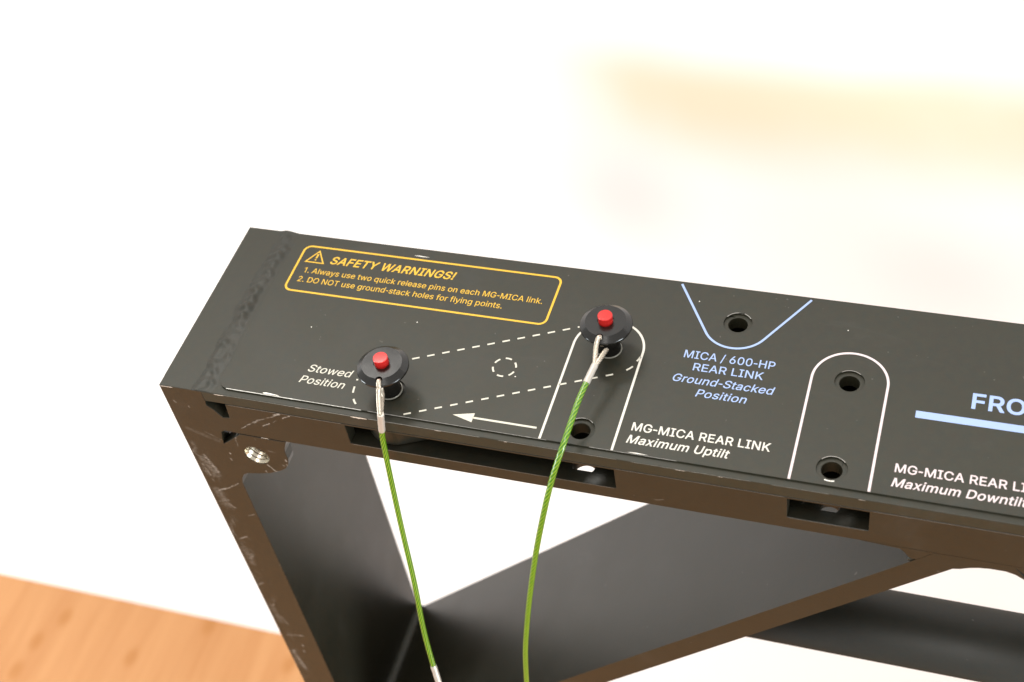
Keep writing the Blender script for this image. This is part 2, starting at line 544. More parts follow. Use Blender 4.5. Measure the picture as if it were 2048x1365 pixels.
# thread of the tapped hole
bm = bmesh.new()
prof = []
zz = 0.0
while zz < 11:
    prof += [(5.99, zz), (5.98, zz + .3), (4.95, zz + 1.1), (4.95, zz + 1.25)]
    zz += 2.1
lathe(bm, prof, 48)
bmesh.ops.rotate(bm, cent=(0, 0, 0), matrix=Matrix.Rotation(math.radians(-90), 3, 'X'), verts=bm.verts[:])
bmesh.ops.translate(bm, vec=(35.7 * MM, .15 * MM, -42.3 * MM), verts=bm.verts[:])
obj('screw_thread', bm, M_steel, tab, smooth=True)

# 45 degree braces
def brace_pts(mir=False):
    p = [(20.9, -340.1), (20.9, -356.4), (349.2, -27.7), (333.3, -27.7)]
    p = [(LW + .1, LW + .1 - 361), (LW + .1, LW + .1 - 377), (349.45, -27.55), (333.45, -27.55)]
    return [(XE - x, z) for x, z in p] if mir else p
for mir in (False, True):
    bm = bmesh.new()
    plate(bm, brace_pts(mir), [], 0, 100, 'xz')
    obj('brace', bm, M_gus if not mir else M_black, frame, O)
# gussets that fill the tips where brace and beam meet
bm = bmesh.new()
plate(bm, [(305, -27.52), (320, -28.6), (322.0, -30.6), (323.8, -33.6), (326.6, -34.2), (333.3, -27.52)], [], 0, 7, 'xz')
obj('gusset', bm, M_gus, frame, O)
bm = bmesh.new()
bl = lambda x: x - 377
plate(bm, [(349.42, -27.52), (340.6, bl(340.6)), (343.4, -35.6), (346.6, -33.9), (350, -32.7), (354, -32.0), (359.8, -31.9), (363.6, -33.0), (367.1, -35.4), (371.4, -40.6), (362.55, -27.52)], [], 0, 7, 'xz')
obj('gusset', bm, M_gus, frame, O)
# round cross tube
bm = bmesh.new()
tube(bm, [Vector((205, 50, -171.8)), Vector((507, 50, -171.8))], 17.7, 72)
for v in bm.verts:
    d = v.co.z + .1718
    if v.co.x < .3: v.co.x = .2035 + d       # mitred against the 45 degree braces
    else: v.co.x = .5085 - d
t = obj('cross_tube', bm, black_paint('matt_tube_paint', rough=0.47), frame, O, smooth=True)

# welds -----------------------------------------------------------------
def top_weld():
    """Lumpy fillet of weld lying across the beam; the strip follows the wandering bead."""
    bm = bmesh.new()
    nx, ny = 26, 320
    g = []
    for j in range(ny + 1):
        y = 100.0 * j / ny
        c = 20.6 + .7 * math.sin(y * .09) + .9 * noise.noise(Vector((0, y * .12, 3)))
        w = 3.9 + 1.0 * noise.noise(Vector((5, y * .13, 0)))
        row = []
        for i in range(nx + 1):
            u = -1.25 + 2.5 * i / nx
            x = c + u * w * (1 + .10 * noise.noise(Vector((u, y * .5, 11))))
            ph = (y + 1.3 * u * u + 1.5 * noise.noise(Vector((9, y * .07, 0)))) / 5.6
            rip = .5 + .5 * math.cos(2 * math.pi * ph)
            lump = noise.noise(Vector((x * .16, y * .09, 7)))
            lump2 = noise.noise(Vector((x * .34, y * .24, 2)))
            body = max(0.0, 1 - (u / 1.25) ** 2) ** 1.7
            h = body * (.62 + .50 * rip * (.35 + max(0, lump + .3)) + 1.0 * lump + .42 * lump2)
            row.append(bm.verts.new((x * MM, (y * .9992 + .04) * MM, max(.015, .015 + h) * MM)))
        g.append(row)
    for j in range(ny):
        for i in range(nx):
            bm.faces.new((g[j][i], g[j][i + 1], g[j + 1][i + 1], g[j + 1][i]))
    for row in (g[0], g[-1]):                 # end faces of the bead
        lo = [bm.verts.new((v.co.x, v.co.y, -.0004)) for v in row]
        for i in range(nx): bm.faces.new((row[i], row[i + 1], lo[i + 1], lo[i]))
    return bm
obj('weld_bead', top_weld(), M_weld, frame, O, smooth=True)

def bead(path_pts, r, seed, pitch=5.5):
    bm = bmesh.new()
    path = spline(path_pts, .6)
    n = len(path)
    L = (path[-1] - path[0]).length
    def rad(t):
        s = t * L
        return r * (.92 + .07 * (math.cos(2 * math.pi * s / pitch + .8 * noise.noise(Vector((s * .1, seed, 0)))) * .5 + .5) + .09 * noise.noise(Vector((s * .1, seed, 4))))
    tube(bm, path, rad, 14)
    return bm
obj('weld_bead', bead([(21.5, .5, -340.5), (21.5, 50, -340.5), (21.5, 99.5, -340.5)], 6.5, 1, 9.0), M_weld, frame, O, smooth=True)
bm = bead([(324.6, 1.2, -33.6), (325.4, 1.4, -35.0), (323.6, 1.4, -36.2)], 1.1, 5, 2.5)
obj('weld_bead', bm, M_weld, frame, O, smooth=True)

# paint chips: bare metal and rubbed paint along the edges -------------------
M_rub = simple('rubbed_edge', (0.26, 0.245, 0.225), 0.45, 0.2, 0.3, 600)
def chip(a, b, w, n=9, seed=0, up=(0, 0, 1), mat=None, even=False):
    """Irregular sliver from a to b (mm) lying on an edge or face."""
    bm = bmesh.new()
    a, b, up = Vector(a), Vector(b), Vector(up).normalized()
    d = b - a
    top, bot = [], []
    for i in range(n + 1):
        t = i / n
        p = a + d * t
        k = w if even else (math.sin(math.pi * min(1, max(0, t * .94 + .03))) ** .5) * w
        f = .45 if even else .8
        u = abs(noise.noise(Vector((t * n * .7, seed, 1)))) * k * f + .25 * k
        l = abs(noise.noise(Vector((t * n * .7, seed, 9)))) * k * f + .25 * k
        top.append(bm.verts.new((p + up * u) * MM)); bot.append(bm.verts.new((p - up * l) * MM))
    for i in range(n): bm.faces.new((bot[i], bot[i + 1], top[i + 1], top[i]))
    obj('paint_chip', bm, mat or M_chip_glint, frame, O)
for i, (xa, xb, w) in enumerate([(.3, 6.8, .5), (27, 31.8, .5), (92, 99.6, 1.0), (66, 69, .2), (130, 133, .22), (160.5, 162, .25), (232, 236, .2), (249, 251, .2), (303, 306, .18)]):
    chip((xa, -.03, -.5), (xb, -.03, -.5), w, 10, i * 3.1)
for i, (a, b, w) in enumerate([((42, -.03, -27.6), (46, -.03, -27.55), .4), ((20.9, -.03, -139.6), (20.6, -.03, -136), .3)]):
    chip(a, b, w, 8, 40 + i)
# rubbed lines: front edge of the beam and the joint under its top plate
for i, (xa, xb, w) in enumerate([(31, 60, .14), (60, 92, .2), (100, 150, .2), (158, 208, .13), (214, 262, .11), (270, 292, .09)]):
    chip((xa, .02, -.2), (xb, .02, -.2), w, 40, 60 + i, (0, .7, .7), M_rub, True)
for i, (xa, xb, w) in enumerate([(32, 86, .2), (207, 275, .13), (309, 372, .15)]):
    chip((xa, -.03, -6.9), (xb, -.03, -6.9), w, 40, 80 + i, (0, 0, 1), M_rub, True)
for i, (xa, xb, w) in enumerate([(88, 150, .2), (150, 205, .14), (277, 306, .1)]):
    chip((xa, -.03, -20.5), (xb, -.03, -20.5), w, 40, 90 + i, (0, 0, 1), M_rub, True)
# bright worn line along the front edge of the legend panel
for i, (xa, xb, w, m) in enumerate([(32.0, 68, .48, M_chip_glint), (68, 96, .32, M_chip_glint), (99, 140, .3, M_rub), (140, 178, .26, M_rub), (196, 232, .25, M_rub)]):
    chip((xa, 3.17, .93), (xb, 3.17, .93), w, 40, 20 + i, (0, .75, .6), m, True)

# legend panel and its printing -------------------------------------------
panel_out = rounded(27.5, 684.5, 3.2, 97.4, 5.0)
bm = bmesh.new()
plate(bm, panel_out, [circle(x, y, 6.05) for x, y in HOLES], 0.02, 1.0)
panel = obj('legend_panel', bm, M_panel, frame, O, bevel=0.00028)

GLYPHS = json.loads(r'''{" ":[188,[]],"!":[196,[[67,160,63,509,132,509,128,160],[98,-4,86,-3,75,1,66,9,58,18,54,29,52,41,54,53,58,64,66,73,75,80,86,85,98,86,110,85,121,80,130,73,138,64,142,53,143,41,142,29,138,18,130,9,121,1,110,-3]]],"-":[275,[[38,186,38,243,237,243,237,186]]],".":[188,[[95,-4,83,-3,73,1,63,9,55,18,51,29,50,41,51,53,55,64,63,73,73,81,83,85,95,87,107,85,118,81,128,73,135,64,140,53,141,41,140,29,135,18,128,9,118,1,107,-3]]],"/":[249,[[235,533,71,-76,14,-76,178,533]]],"0":[453,[[227,-7,191,-3,158,7,130,24,105,48,85,77,69,113,57,155,50,202,48,254,50,306,57,353,69,395,85,431,106,461,130,484,159,502,191,512,227,516,262,512,295,502,323,484,348,461,368,431,384,395,396,353,403,306,405,254,403,202,396,155,384,113,368,77,348,48,323,24,295,7,263,-3],[227,50,250,52,271,60,290,74,306,92,320,116,330,144,338,176,342,213,344,254,342,295,338,332,330,365,320,393,306,416,290,435,271,449,250,457,227,460,203,457,182,449,163,435,147,416,134,393,123,365,115,332,111,295,109,254,111,213,115,176,123,144,134,116,147,92,163,74,182,60,203,52]]],"1":[330,[[216,509,216,0,152,0,152,448,26,358,26,427,138,509]]],"2":[453,[[64,0,64,47,234,229,282,282,311,327,320,371,319,389,315,405,308,419,298,431,287,441,273,449,224,460,205,458,188,454,172,447,159,438,148,427,139,413,132,398,128,381,127,362,66,362,68,391,75,418,86,442,102,464,121,482,143,496,168,507,196,513,225,516,254,513,281,507,306,497,328,482,346,465,361,445,372,423,379,398,381,372,371,318,336,259,267,180,153,60,389,57,389,0]]],"6":[453,[[226,-7,196,-4,168,3,142,15,119,31,100,51,84,74,73,101,66,130,64,162,65,187,71,212,80,239,137,340,252,509,322,509,151,261,145,261,165,288,196,307,235,314,265,312,291,305,316,295,337,280,355,262,370,240,380,215,387,187,389,157,387,127,379,98,368,73,352,50,333,30,310,14,284,3,257,-4],[226,48,245,50,263,55,279,63,293,73,304,86,314,101,322,119,326,137,327,157,326,178,322,196,314,213,304,228,293,241,279,251,263,259,245,264,226,265,207,264,190,259,174,252,160,241,148,229,138,214,131,197,126,179,125,158,126,138,131,119,138,102,148,86,160,73,174,63,190,55,207,50]]],"A":[480,[[16,0,201,509,276,509,463,0,395,0,287,302,264,372,232,478,245,478,213,371,191,302,85,0],[110,142,110,199,370,199,370,142]]],"C":[510,[[267,-7,225,-3,186,7,150,25,119,49,92,79,70,115,53,157,44,203,40,254,44,305,53,352,70,393,92,429,119,459,150,484,186,501,225,512,267,516,340,504,362,496,383,485,402,471,419,456,435,438,448,418,459,397,467,373,473,348,408,348,389,395,357,428,315,449,267,456,237,453,209,445,184,432,161,414,141,391,125,364,113,332,106,295,103,254,106,213,113,177,125,145,141,117,161,94,184,76,210,63,237,56,267,53,315,60,357,81,389,114,408,160,473,160,467,135,459,112,448,91,435,71,420,53,402,38,383,24,363,13,341,5,317,-2,293,-6]]],"D":[502,[[219,0,96,0,96,57,215,57,254,60,288,68,318,81,343,99,363,122,379,149,390,181,397,216,399,255,397,294,390,329,379,361,364,388,344,410,320,428,291,441,258,449,221,452,93,452,93,509,225,509,273,505,315,495,353,478,385,455,412,426,433,391,449,351,458,306,462,255,458,205,449,159,433,119,411,83,384,54,351,31,312,14,268,3],[125,509,125,0,60,0,60,509]]],"E":[419,[[60,0,60,509,372,509,372,452,125,452,125,286,355,286,355,229,125,229,125,57,375,57,375,0]]],"F":[410,[[60,0,60,509,369,509,369,452,125,452,125,278,346,278,346,221,125,221,125,0]]],"G":[520,[[269,-7,225,-3,185,7,149,25,118,49,91,79,69,116,53,157,43,203,40,254,43,305,53,352,69,393,91,429,117,459,149,484,184,501,223,512,265,516,291,514,316,510,340,504,363,494,384,483,403,469,421,453,436,436,449,416,460,395,468,373,474,349,408,349,387,393,356,427,315,448,265,456,236,453,209,445,183,432,160,414,141,392,125,364,113,332,106,295,103,254,106,213,113,177,125,145,141,117,161,95,184,76,210,63,238,56,269,53,296,55,322,61,345,71,365,85,382,102,396,123,407,147,413,173,415,202,434,199,283,199,283,256,478,256,478,200,475,160,466,124,451,91,431,62,406,38,377,19,344,5,308,-4]]],"H":[517,[[60,0,60,509,125,509,125,289,392,289,392,509,457,509,457,0,392,0,392,232,125,232,125,0]]],"I":[300,[[31,0,31,57,118,57,118,452,31,452,31,509,269,509,269,452,183,452,183,57,269,57,269,0]]],"K":[467,[[104,145,104,216,139,261,174,303,212,344,364,509,448,509,231,276],[60,0,60,509,125,509,125,334,124,225,125,193,125,0],[372,0,188,259,228,309,449,0]]],"L":[393,[[60,0,60,509,125,509,125,57,361,57,361,0]]],"M":[628,[[60,0,60,509,152,509,277,187,287,159,299,123,311,84,322,49,307,49,318,83,330,121,342,158,352,187,476,509,568,509,568,0,504,0,504,291,504,327,505,369,506,413,507,457,513,457,498,409,482,363,467,322,456,291,342,0,286,0,170,291,159,321,145,361,129,408,112,457,119,457,120,416,121,372,122,328,122,291,122,0]]],"N":[523,[[60,0,60,509,136,509,343,183,363,151,388,107,414,55,405,54,401,108,399,157,399,195,399,509,463,509,463,0,387,0,202,290,177,331,148,381,108,452,119,454,122,384,124,328,125,291,125,0]]],"O":[533,[[267,-7,225,-3,186,7,150,25,119,49,92,79,70,115,53,157,44,203,40,254,44,305,53,352,70,393,92,429,119,459,150,484,186,501,225,512,267,516,309,512,348,501,384,484,415,459,442,429,464,393,480,352,490,305,493,254,490,203,480,157,464,115,442,79,415,49,384,25,348,7,309,-3],[267,53,296,55,324,63,349,76,372,94,392,116,408,144,420,176,428,213,430,254,428,295,420,332,408,365,392,392,372,415,349,433,324,446,296,453,267,456,237,453,210,445,184,433,161,415,142,392,125,364,113,332,106,295,103,254,106,213,113,176,125,144,142,117,161,94,184,76,210,63,237,55]]],"P":[445,[[60,0,60,509,235,509,272,506,305,499,332,487,356,471,375,452,390,430,400,404,407,377,409,348,407,318,400,291,390,265,375,243,356,223,332,207,305,195,272,188,235,186,109,186,109,242,233,242,257,244,279,248,297,256,312,266,324,279,333,294,339,310,343,328,344,348,343,367,339,385,333,402,324,416,312,428,297,439,279,446,257,451,232,452,125,452,125,0]]],"R":[449,[[60,0,60,509,236,509,273,506,305,500,333,489,356,473,376,455,390,433,401,408,407,381,409,352,407,323,401,296,390,271,376,250,356,232,333,217,305,206,273,200,236,198,96,198,96,255,234,255,258,256,280,260,298,267,313,276,325,287,334,300,340,316,344,333,345,352,344,371,340,389,334,405,325,419,313,430,298,440,279,446,258,451,233,452,125,452,125,0],[353,0,230,229,303,229,428,0]]],"S":[447,[[224,-9,188,-7,156,-1,128,9,102,23,81,40,64,60,51,83,42,109,38,137,104,137,108,118,114,102,123,88,136,76,150,66,166,59,224,49,246,50,267,54,286,60,303,69,317,79,329,92,338,106,344,122,346,139,344,154,340,168,332,179,296,205,245,222,184,239,145,253,112,269,86,289,67,313,56,341,52,372,54,400,62,425,75,448,92,468,113,484,138,498,165,508,195,514,227,516,259,514,289,508,316,498,340,484,360,468,377,449,390,427,398,403,401,378,337,378,332,402,320,421,302,437,280,449,254,456,225,459,204,457,185,454,167,448,152,440,139,430,129,418,121,405,117,391,115,376,117,359,122,345,131,334,169,308,212,293,264,279,312,264,359,238,395,198,402,180,407,161,408,139,406,112,399,87,386,64,370,43,349,25,323,11,294,0,261,-7]]],"T":[449,[[32,452,32,509,417,509,417,452,257,452,257,0,193,0,193,452]]],"U":[517,[[259,-8,220,-6,186,2,154,15,126,33,103,55,85,80,71,108,63,140,60,173,60,509,124,509,124,178,126,155,132,133,141,113,153,95,169,80,187,68,208,59,232,53,259,52,285,53,309,59,331,68,349,80,364,95,377,113,385,133,391,155,393,178,393,509,457,509,457,173,454,140,446,108,433,80,414,55,391,33,363,15,332,2,297,-6]]],"W":[686,[[155,0,16,509,82,509,163,196,175,145,187,94,197,40,189,40,200,94,211,145,224,196,306,509,380,509,462,196,474,145,486,94,497,40,488,40,499,94,510,145,523,196,603,509,670,509,530,0,455,0,368,323,351,391,336,475,350,475,335,395,318,323,230,0]]],"Y":[472,[[203,0,203,208,16,509,91,509,192,344,222,292,250,230,224,230,251,293,280,344,381,509,455,509,268,208,268,0]]],"a":[389,[[160,-9,137,-7,115,-3,94,5,76,15,60,29,48,45,38,63,32,84,30,108,32,128,36,146,43,161,53,174,64,184,78,193,125,211,178,220,234,227,265,235,271,240,274,246,276,255,267,297,240,322,196,331,149,322,118,301,100,274,41,291,51,313,64,331,79,346,95,358,114,368,133,375,194,384,239,379,286,360,300,350,312,336,322,320,330,301,335,278,337,251,337,0,277,0,277,52,272,52,252,25,215,1],[170,45,192,47,211,51,228,59,242,68,254,80,263,93,270,108,274,122,276,138,276,190,259,182,231,176,200,171,175,168,134,159,103,139,97,130,93,118,92,105,102,72,130,52]]],"c":[396,[[207,-8,174,-5,144,3,117,16,93,35,72,58,56,85,44,116,37,150,34,187,37,225,44,260,56,291,72,318,93,341,117,360,144,374,174,382,207,384,260,377,305,356,340,322,362,277,303,262,290,289,270,311,242,325,207,330,184,328,163,321,145,310,130,296,118,278,108,258,102,236,98,212,96,187,98,163,102,139,108,117,118,97,130,80,145,66,163,55,184,49,207,46,243,52,271,66,292,89,304,117,363,102,341,56,306,21,261,-1]]],"d":[424,[[195,-8,165,-6,137,3,111,16,89,34,70,57,55,84,43,116,36,151,34,189,36,227,43,261,55,293,70,320,89,342,112,361,137,374,165,382,196,384,218,383,237,379,253,373,287,346,306,319,311,319,311,509,372,509,372,0,313,0,313,59,307,59,287,31,252,4,236,-3,217,-7],[205,47,226,49,246,55,263,65,278,78,290,95,299,115,306,138,310,162,312,189,310,216,306,241,300,263,290,282,278,299,263,312,246,322,227,328,205,330,182,328,162,322,145,311,130,298,118,281,108,261,102,239,98,215,96,189,98,163,102,139,109,117,118,97,130,80,145,66,162,55,182,49]]],"e":[404,[[212,-8,177,-5,145,3,117,16,92,35,72,58,56,85,44,116,37,150,34,187,36,224,44,258,55,290,71,317,91,340,115,359,142,373,172,382,205,384,266,374,285,366,303,355,319,341,334,324,347,305,357,282,365,256,370,227,371,194,371,169,75,169,75,221,338,221,310,202,308,226,304,248,298,269,288,286,277,301,263,314,246,323,227,328,205,330,183,328,164,323,146,313,131,301,119,286,109,270,102,251,97,231,96,211,96,178,98,151,102,127,110,106,121,88,135,73,151,61,169,53,190,48,212,46,254,53,285,73,306,105,365,91,358,72,348,55,335,39,320,26,302,14,283,4,261,-3,237,-7]]],"f":[254,[[228,379,228,327,6,327,6,379],[81,0,81,432,82,452,87,470,96,486,107,499,120,510,135,519,187,530,222,527,243,521,227,468,215,472,195,474,178,472,164,468,154,460,147,449,143,435,142,419,142,0]]],"g":[425,[[207,-151,180,-149,156,-146,134,-140,82,-110,51,-69,101,-41,122,-66,154,-88,207,-97,236,-95,261,-87,282,-75,298,-58,308,-34,311,-6,311,68,306,68,287,41,252,16,236,10,217,6,195,5,165,7,138,14,113,27,90,43,71,65,55,90,43,120,36,154,34,191,36,229,43,263,55,293,71,320,90,342,112,361,138,374,166,382,196,384,218,383,237,379,253,373,288,346,308,319,313,319,313,379,372,379,372,-9,370,-40,363,-67,350,-90,334,-109,314,-124,291,-136,265,-144,237,-149],[205,59,227,61,246,66,264,75,278,87,290,103,300,121,307,142,311,166,312,193,311,219,307,242,300,264,291,283,279,299,264,312,247,322,227,328,205,330,182,328,163,322,145,312,130,298,118,282,109,262,102,241,98,218,96,193,98,167,102,144,109,123,118,104,131,88,145,76,163,66,183,61]]],"h":[410,[[114,227,114,0,53,0,53,509,114,509,114,287,102,287,116,319,132,344,152,362,175,374,200,382,227,384,252,383,275,377,295,369,313,356,328,340,341,321,350,298,355,271,357,240,357,0,296,0,296,235,293,263,286,286,273,304,256,318,235,326,210,329,192,328,176,324,161,317,147,308,136,297,126,283,119,266,115,248]]],"i":[167,[[53,0,53,379,114,379,114,0],[84,443,73,444,63,448,54,455,47,463,43,472,41,483,43,494,47,504,54,512,63,518,73,522,84,524,95,522,105,518,114,512,121,504,125,494,126,483,125,472,121,463,114,455,105,448,95,444]]],"k":[381,[[110,137,110,212,121,212,284,379,360,379,184,199,177,199],[53,0,53,509,114,509,114,0],[294,0,148,186,191,229,372,0]]],"l":[167,[[53,0,53,509,114,509,114,0]]],"m":[610,[[53,0,53,379,112,379,112,295,108,295,114,314,122,331,132,346,172,376,219,386,245,383,268,375,287,361,303,342,314,320,321,295,312,295,318,312,326,329,337,343,381,375,437,386,458,385,478,380,497,372,514,361,529,346,541,328,550,307,555,283,557,255,557,0,496,0,496,254,493,279,485,298,473,313,456,323,438,329,419,330,402,329,387,326,374,320,345,290,335,247,335,0,274,0,274,260,272,280,265,297,253,311,238,322,220,328,199,330,158,320,145,312,135,302,126,289,119,274,115,257,114,238,114,0]]],"n":[410,[[114,227,114,0,53,0,53,379,112,379,112,287,102,287,116,319,132,344,152,362,175,374,200,382,227,384,252,383,275,377,295,369,313,356,328,340,341,321,350,298,355,271,357,240,357,0,296,0,296,235,293,263,286,286,273,304,256,318,235,326,210,329,192,328,176,324,161,317,147,308,136,297,126,283,119,266,115,248]]],"o":[415,[[207,-8,174,-5,144,3,117,16,93,35,72,58,56,85,44,116,37,150,34,187,37,225,44,260,56,291,72,318,93,341,117,360,144,374,174,382,207,384,241,382,271,374,299,360,323,341,343,318,359,291,371,260,379,225,381,187,379,150,371,116,359,85,343,58,323,35,299,16,271,3,241,-5],[207,46,231,49,252,55,270,66,285,80,298,97,307,117,314,139,318,163,319,187,318,212,314,236,307,258,298,278,285,296,270,310,252,321,231,328,207,330,184,328,163,321,145,310,130,296,118,278,108,258,102,236,98,212,96,187,98,163,102,139,108,117,118,97,130,80,145,66,163,55,184,49]]],"p":[424,[[53,-143,53,379,112,379,112,319,118,319,137,346,171,373,188,379,207,383,229,384,259,382,287,374,313,361,335,342,354,320,370,293,381,261,388,227,390,189,388,151,381,116,370,84,355,57,336,34,313,16,288,3,260,-6,229,-8,208,-7,189,-3,173,4,138,31,118,59,114,59,114,-143],[220,47,242,49,262,55,279,66,294,80,306,97,316,117,323,139,327,163,328,189,327,215,323,239,316,261,307,281,295,298,280,311,262,322,243,328,220,330,198,328,178,322,161,312,147,299,134,282,125,263,118,241,114,216,113,189,114,162,118,138,125,115,135,95,147,78,162,65,179,55,198,49]]],"q":[424,[[372,-143,311,-143,311,59,306,59,287,31,252,4,236,-3,217,-7,195,-8,165,-6,137,3,111,16,89,34,70,57,55,84,43,116,36,151,34,189,36,227,43,261,55,293,70,320,89,342,112,361,137,374,165,382,196,384,218,383,237,379,253,373,287,346,307,319,313,319,313,379,372,379],[205,47,226,49,246,55,263,65,278,78,290,95,299,115,306,138,310,162,312,189,310,216,306,241,300,263,290,282,278,299,263,312,246,322,227,328,205,330,182,328,162,322,145,311,130,298,118,281,108,261,102,239,98,215,96,189,98,163,102,139,109,117,118,97,130,80,145,66,162,55,182,49]]],"r":[259,[[53,0,53,379,112,379,112,321,124,339,137,354,152,367,171,377,191,383,213,385,229,384,243,384,243,322,230,324,207,326,190,324,174,321,159,315,146,306,135,296,126,284,119,269,115,254,114,237,114,0]]],"s":[365,[[182,-8,157,-7,133,-3,112,3,93,12,76,24,62,38,50,54,41,73,36,94,94,107,101,87,111,72,124,60,141,52,160,47,181,45,206,47,227,53,244,62,258,74,265,88,268,103,266,115,262,126,254,136,243,144,229,150,212,155,149,170,118,180,92,192,72,208,58,227,50,249,47,274,49,295,55,314,65,332,79,347,95,360,115,370,137,378,161,383,187,384,212,383,234,379,254,372,271,363,286,352,299,339,324,290,268,277,262,291,254,304,243,316,228,325,210,331,187,333,166,331,147,326,131,317,119,305,111,292,109,277,110,264,115,253,124,243,172,223,229,209,261,200,287,187,306,171,320,153,328,131,331,107,329,85,323,65,312,47,298,31,281,18,260,6,236,-2,210,-7]]],"t":[227,[[204,379,204,327,6,327,6,379],[65,471,126,471,126,98,127,83,130,70,136,61,144,55,156,51,170,50,185,51,202,54,213,2,192,-3,168,-4,138,-1,113,7,92,21,77,41,68,64,65,93]]],"u":[410,[[182,-5,158,-3,135,2,115,11,97,23,82,39,69,59,60,82,54,109,53,139,53,379,114,379,114,144,116,117,124,94,137,75,154,61,175,53,200,50,218,51,234,55,249,62,263,71,274,83,283,97,290,113,295,132,296,153,296,379,357,379,357,0,298,0,298,92,307,92,294,60,277,35,257,17,234,5,209,-3]]],"w":[567,[[138,0,23,379,87,379,133,214,154,137,175,41,165,41,186,135,206,214,252,379,316,379,362,214,382,136,402,41,391,41,413,135,434,214,480,379,545,379,429,0,368,0,319,172,305,225,291,280,277,338,291,338,277,280,263,225,248,172,199,0]]],"x":[379,[[21,0,171,218,171,171,29,379,100,379,147,306,179,253,207,206,175,206,202,253,233,306,282,379,352,379,209,169,209,214,358,0,287,0,231,85,200,136,173,182,205,182,178,136,148,85,91,0]]],"y":[389,[[47,-139,61,-86,71,-87,104,-89,130,-74,151,-36,163,-1,17,379,84,379,165,155,187,87,206,21,184,21,202,87,224,155,305,379,371,379,204,-58,177,-107,139,-136,91,-145,65,-143]]]}''')

def text(bm, body, x0, base, cap, x1=None, sx=None, bold=0.0, italic=0.0):
    """Lay one line of lettering (mm); x1 or sx sets the letter width; returns the scale in x."""
    def run(put):
        pen, lo, hi = 0.0, 1e9, -1e9
        for ch in body:
            adv, cs = GLYPHS[ch]
            cc = []
            for c in cs:
                p = [(c[i], c[i + 1]) for i in range(0, len(c), 2)]
                n = len(p)
                q = []
                for i in range(n):
                    a, b, d = Vector(p[i - 1]), Vector(p[i]), Vector(p[(i + 1) % n])
                    d1, d2 = (b - a).normalized(), (d - b).normalized()
                    n1, n2 = Vector((-d1.y, d1.x)), Vector((-d2.y, d2.x))
                    m = n1 + n2
                    m = m / max(m.length_squared, .5) * 2 if m.length > 1e-6 else n1
                    q.append((b.x + m.x * bold, b.y + m.y * bold))
                q = [(x + pen + italic * y, y) for x, y in q]
                for x, y in q: lo, hi = min(lo, x), max(hi, x)
                cc.append(q)
            if put and cc: put(cc)
            pen += adv + bold * 1.2
        return lo, hi
    lo, hi = run(None)
    sy = cap / (509 + 2 * bold)
    if sx is None: sx = (x1 - x0) / (hi - lo)
    def put(cc):
        V, F = fill2d(cc, 1e-3)
        vs = [bm.verts.new(((x0 + (v.x - lo) * sx) * MM, (base + (v.y + bold) * sy) * MM, INK * MM)) for v in V]
        for f in F: bm.faces.new([vs[i] for i in f])
    run(put)
    return sx

def ink(name, bm, mat):
    return obj(name, bm, mat, panel)

IT = .21
# safety notice
bm = bmesh.new()
ribbon(bm, rounded(33.9, 159.6, 63.5, 91.9, 3.4), 1.0, True)
ink('notice_border', bm, M_yel)
bm = bmesh.new()
ribbon(bm, [(41.75, 89.3), (46.3, 82.0), (37.3, 82.0)], .62, True)
poly(bm, [(41.4, 84.6), (42.1, 84.6), (42.25, 87.4), (41.3, 87.4)])
poly(bm, circle(41.75, 83.65, .42, 10))
ink('warning_triangle', bm, M_yel)
bm = bmesh.new()
text(bm, 'SAFETY WARNINGS!', 49.4, 82.35, 4.75, 111.2, bold=15, italic=IT)
text(bm, '1. Always use two quick release pins on each MG-MICA link.', 38.9, 75.15, 3.25, 154.8, bold=3)
text(bm, '2. DO NOT use ground-stack holes for flying points.', 38.2, 69.35, 3.25, 137.8, bold=3)
ink('notice_lettering', bm, M_yel)

# stowed position
bm = bmesh.new()
text(bm, 'Stowed', 64.4, 19.1, 3.95, 85.2, bold=5, italic=IT)
text(bm, 'Position', 62.9, 12.55, 3.95, 84.1, bold=5, italic=IT)
ink('stowed_lettering', bm, M_cream)
P1, P2 = Vector((105.2, 15.9)), Vector((190.6, 55.3))
D = (P2 - P1).normalized(); N_ = Vector((-D.y, D.x)); LEN = (P2 - P1).length; RR = 15.0
bm = bmesh.new()
def dash(s0, s1):
    """Dash on the upper (s>0) or lower side or the end arcs of the stadium."""
    ribbon(bm, [s0, s1] if not isinstance(s0, list) else s0, .82)
pt = lambda s, off: tuple(P1 + D * s + N_ * off)
s = 10.3 - 6.62
while s < LEN - 6:
    dash(pt(s, 15.4), pt(s + 3.25, 15.4)); s += 6.62
s = 4.05
while s < LEN - .5:
    dash(pt(s, -14.5), pt(s + 3.15, -14.5)); s += 6.62
for pts in ([(88.55, 14.8), (88.75, 13.1), (89.1, 11.4)], [(90.6, 8.2), (91.5, 6.9), (92.6, 5.8)], [(88.2, 19.0), (88.4, 18.2)],
            [(200.8, 45.0), (202, 46.2), (203.0, 47.5)], [(204.0, 50.6), (204.5, 51.8), (204.9, 53.2)], [(174.9, 65.2), (175.7, 65.6)]):
    ribbon(bm, pts, .82)
for i in range(6):
    a = i * 60 + 8
    ribbon(bm, arc(149.4, 37.1, 5.0, a, a + 33, 5), .8)
ink('dashed_outline', bm, M_cream)
bm = bmesh.new()
poly(bm, [(135.6, 8.35), (144.7, 5.95), (144.7, 10.75)])
ribbon(bm, [(144.5, 8.35), (172.3, 8.35)], .95)
ink('arrow_mark', bm, M_cream)

